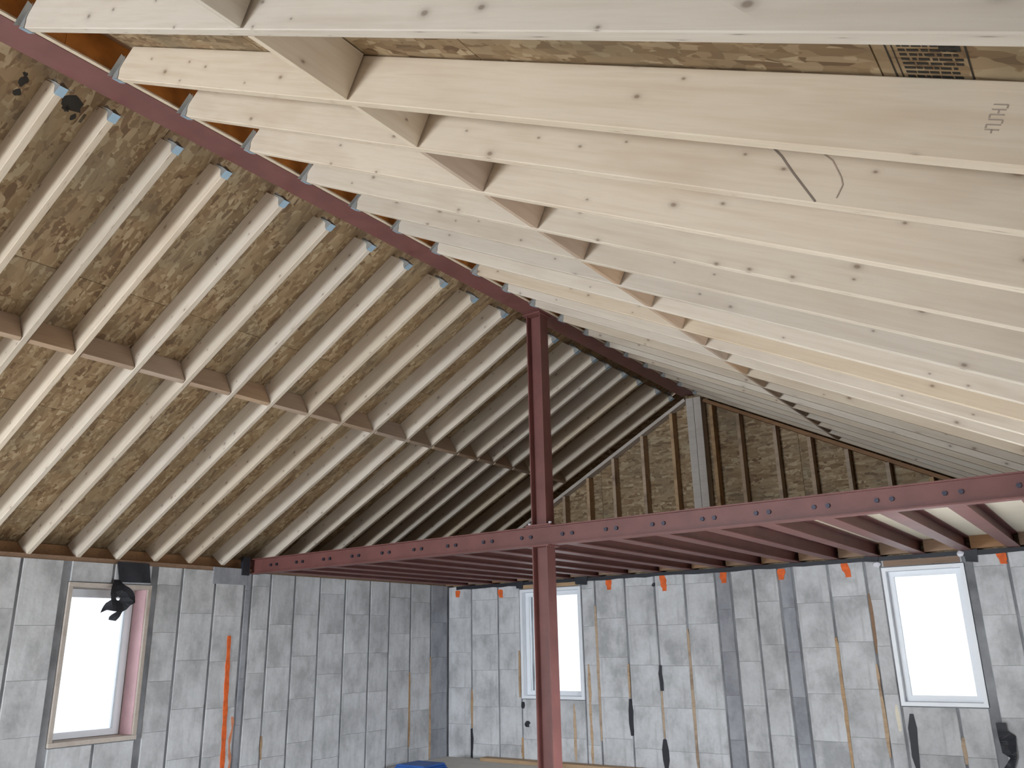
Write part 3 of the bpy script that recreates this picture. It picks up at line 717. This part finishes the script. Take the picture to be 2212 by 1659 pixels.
roof_ink([blot(-4.045, 1.735, 0.042, 0.055), blot(-4.085, 1.715, 0.02, 0.02), blot(-4.11, 1.765, 0.02, 0.012, 8)] + [[(-4.12+i*0.006, 1.80), (-4.117+i*0.006, 1.80), (-4.117+i*0.006, 1.815), (-4.12+i*0.006, 1.815)] for i in range(9)], MINK, 'grade_stamp', 'black ink stamp between two left rafters')
roof_ink([blot(-4.06, 1.478, 0.03, 0.022), blot(-4.12, 1.485, 0.022, 0.018), blot(-4.02, 1.47, 0.012, 0.012, 8)], MINK, 'grade_stamp', 'black ink stamp nearest the camera on the left slope')
# blocking between the rafters
def blocking(side, x, y0, y1, label, group, mat=None):
    z = zL if side < 0 else zR
    xa, ya, za = frame(side, 0, 0)
    q = Matrix((xa, ya, za)).transposed().to_quaternion()
    p0 = Vector((x, (y0+y1)/2, z(x)))
    m = MB(); hl = (y1-y0)/2-0.026; c = 0.002; D_ = DEPL if side < 0 else DEP
    sec = [(-0.019+c, 0.001), (0.019-c, 0.001), (0.019, c), (0.019, D_-0.002), (-0.019, D_-0.002), (-0.019, c)]
    # grain runs along the board: build along local X of the mesh, then turn
    mm = MB(); mm.prism([(-s_[0], s_[1]) for s_ in sec], -hl, hl, 0)
    ob = mm.build('blocking_board', mat or MW, keep=True)
    ob.rotation_mode = 'QUATERNION'
    yw = Vector((0, 1, 0)); zz = za; xx = yw; y2 = zz.cross(xx)
    ob.rotation_quaternion = Matrix((xx, y2, zz)).transposed().to_quaternion()
    ob.location = p0 + Vector((0, 0, E))
    return tag(ob, label, 'blocking', group)
ks = sorted(k for k in RY if k >= 1)
for n, (ka, kb) in enumerate(zip(ks[:-1], ks[1:])):
    ym = (RY[ka][0]+RY[kb][0])/2
    x = -1.885 - 0.034*max(0, ym-3.2)
    t = 0.46
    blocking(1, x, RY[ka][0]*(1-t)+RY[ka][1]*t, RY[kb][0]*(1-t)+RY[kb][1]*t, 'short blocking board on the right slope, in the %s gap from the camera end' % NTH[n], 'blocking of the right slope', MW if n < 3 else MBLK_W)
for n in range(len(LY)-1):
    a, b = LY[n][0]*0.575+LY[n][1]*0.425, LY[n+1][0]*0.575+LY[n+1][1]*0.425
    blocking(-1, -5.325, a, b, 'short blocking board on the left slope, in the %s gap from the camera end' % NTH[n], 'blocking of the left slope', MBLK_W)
# loose things at the foot of the walls
m = MB(); c = 0.012
for i in range(3):
    z0 = ZF+i*0.022; d = 0.01*i
    m.prism([(-7.10+d, z0), (-6.64-d, z0), (-6.635-d, z0+0.012), (-6.66-d, z0+0.021), (-7.08+d, z0+0.021), (-7.105+d, z0+0.011)], 7.55+d, 7.95-d, 1)
o = m.build('folded_tarp', MBLUE); tag(o, 'folded blue tarp on the floor by the far left corner', 'tarp')
m = MB(); m.prism([(YW-0.16, ZF), (YW-0.02, ZF), (YW-0.02, ZF+0.036), (YW-0.025, ZF+0.038), (YW-0.155, ZF+0.038), (YW-0.16, ZF+0.034)], -6.7, -3.2, 0)
o = m.build('floor_plank', MTAN); tag(o, 'long brown plank lying along the foot of the far wall', 'plank')
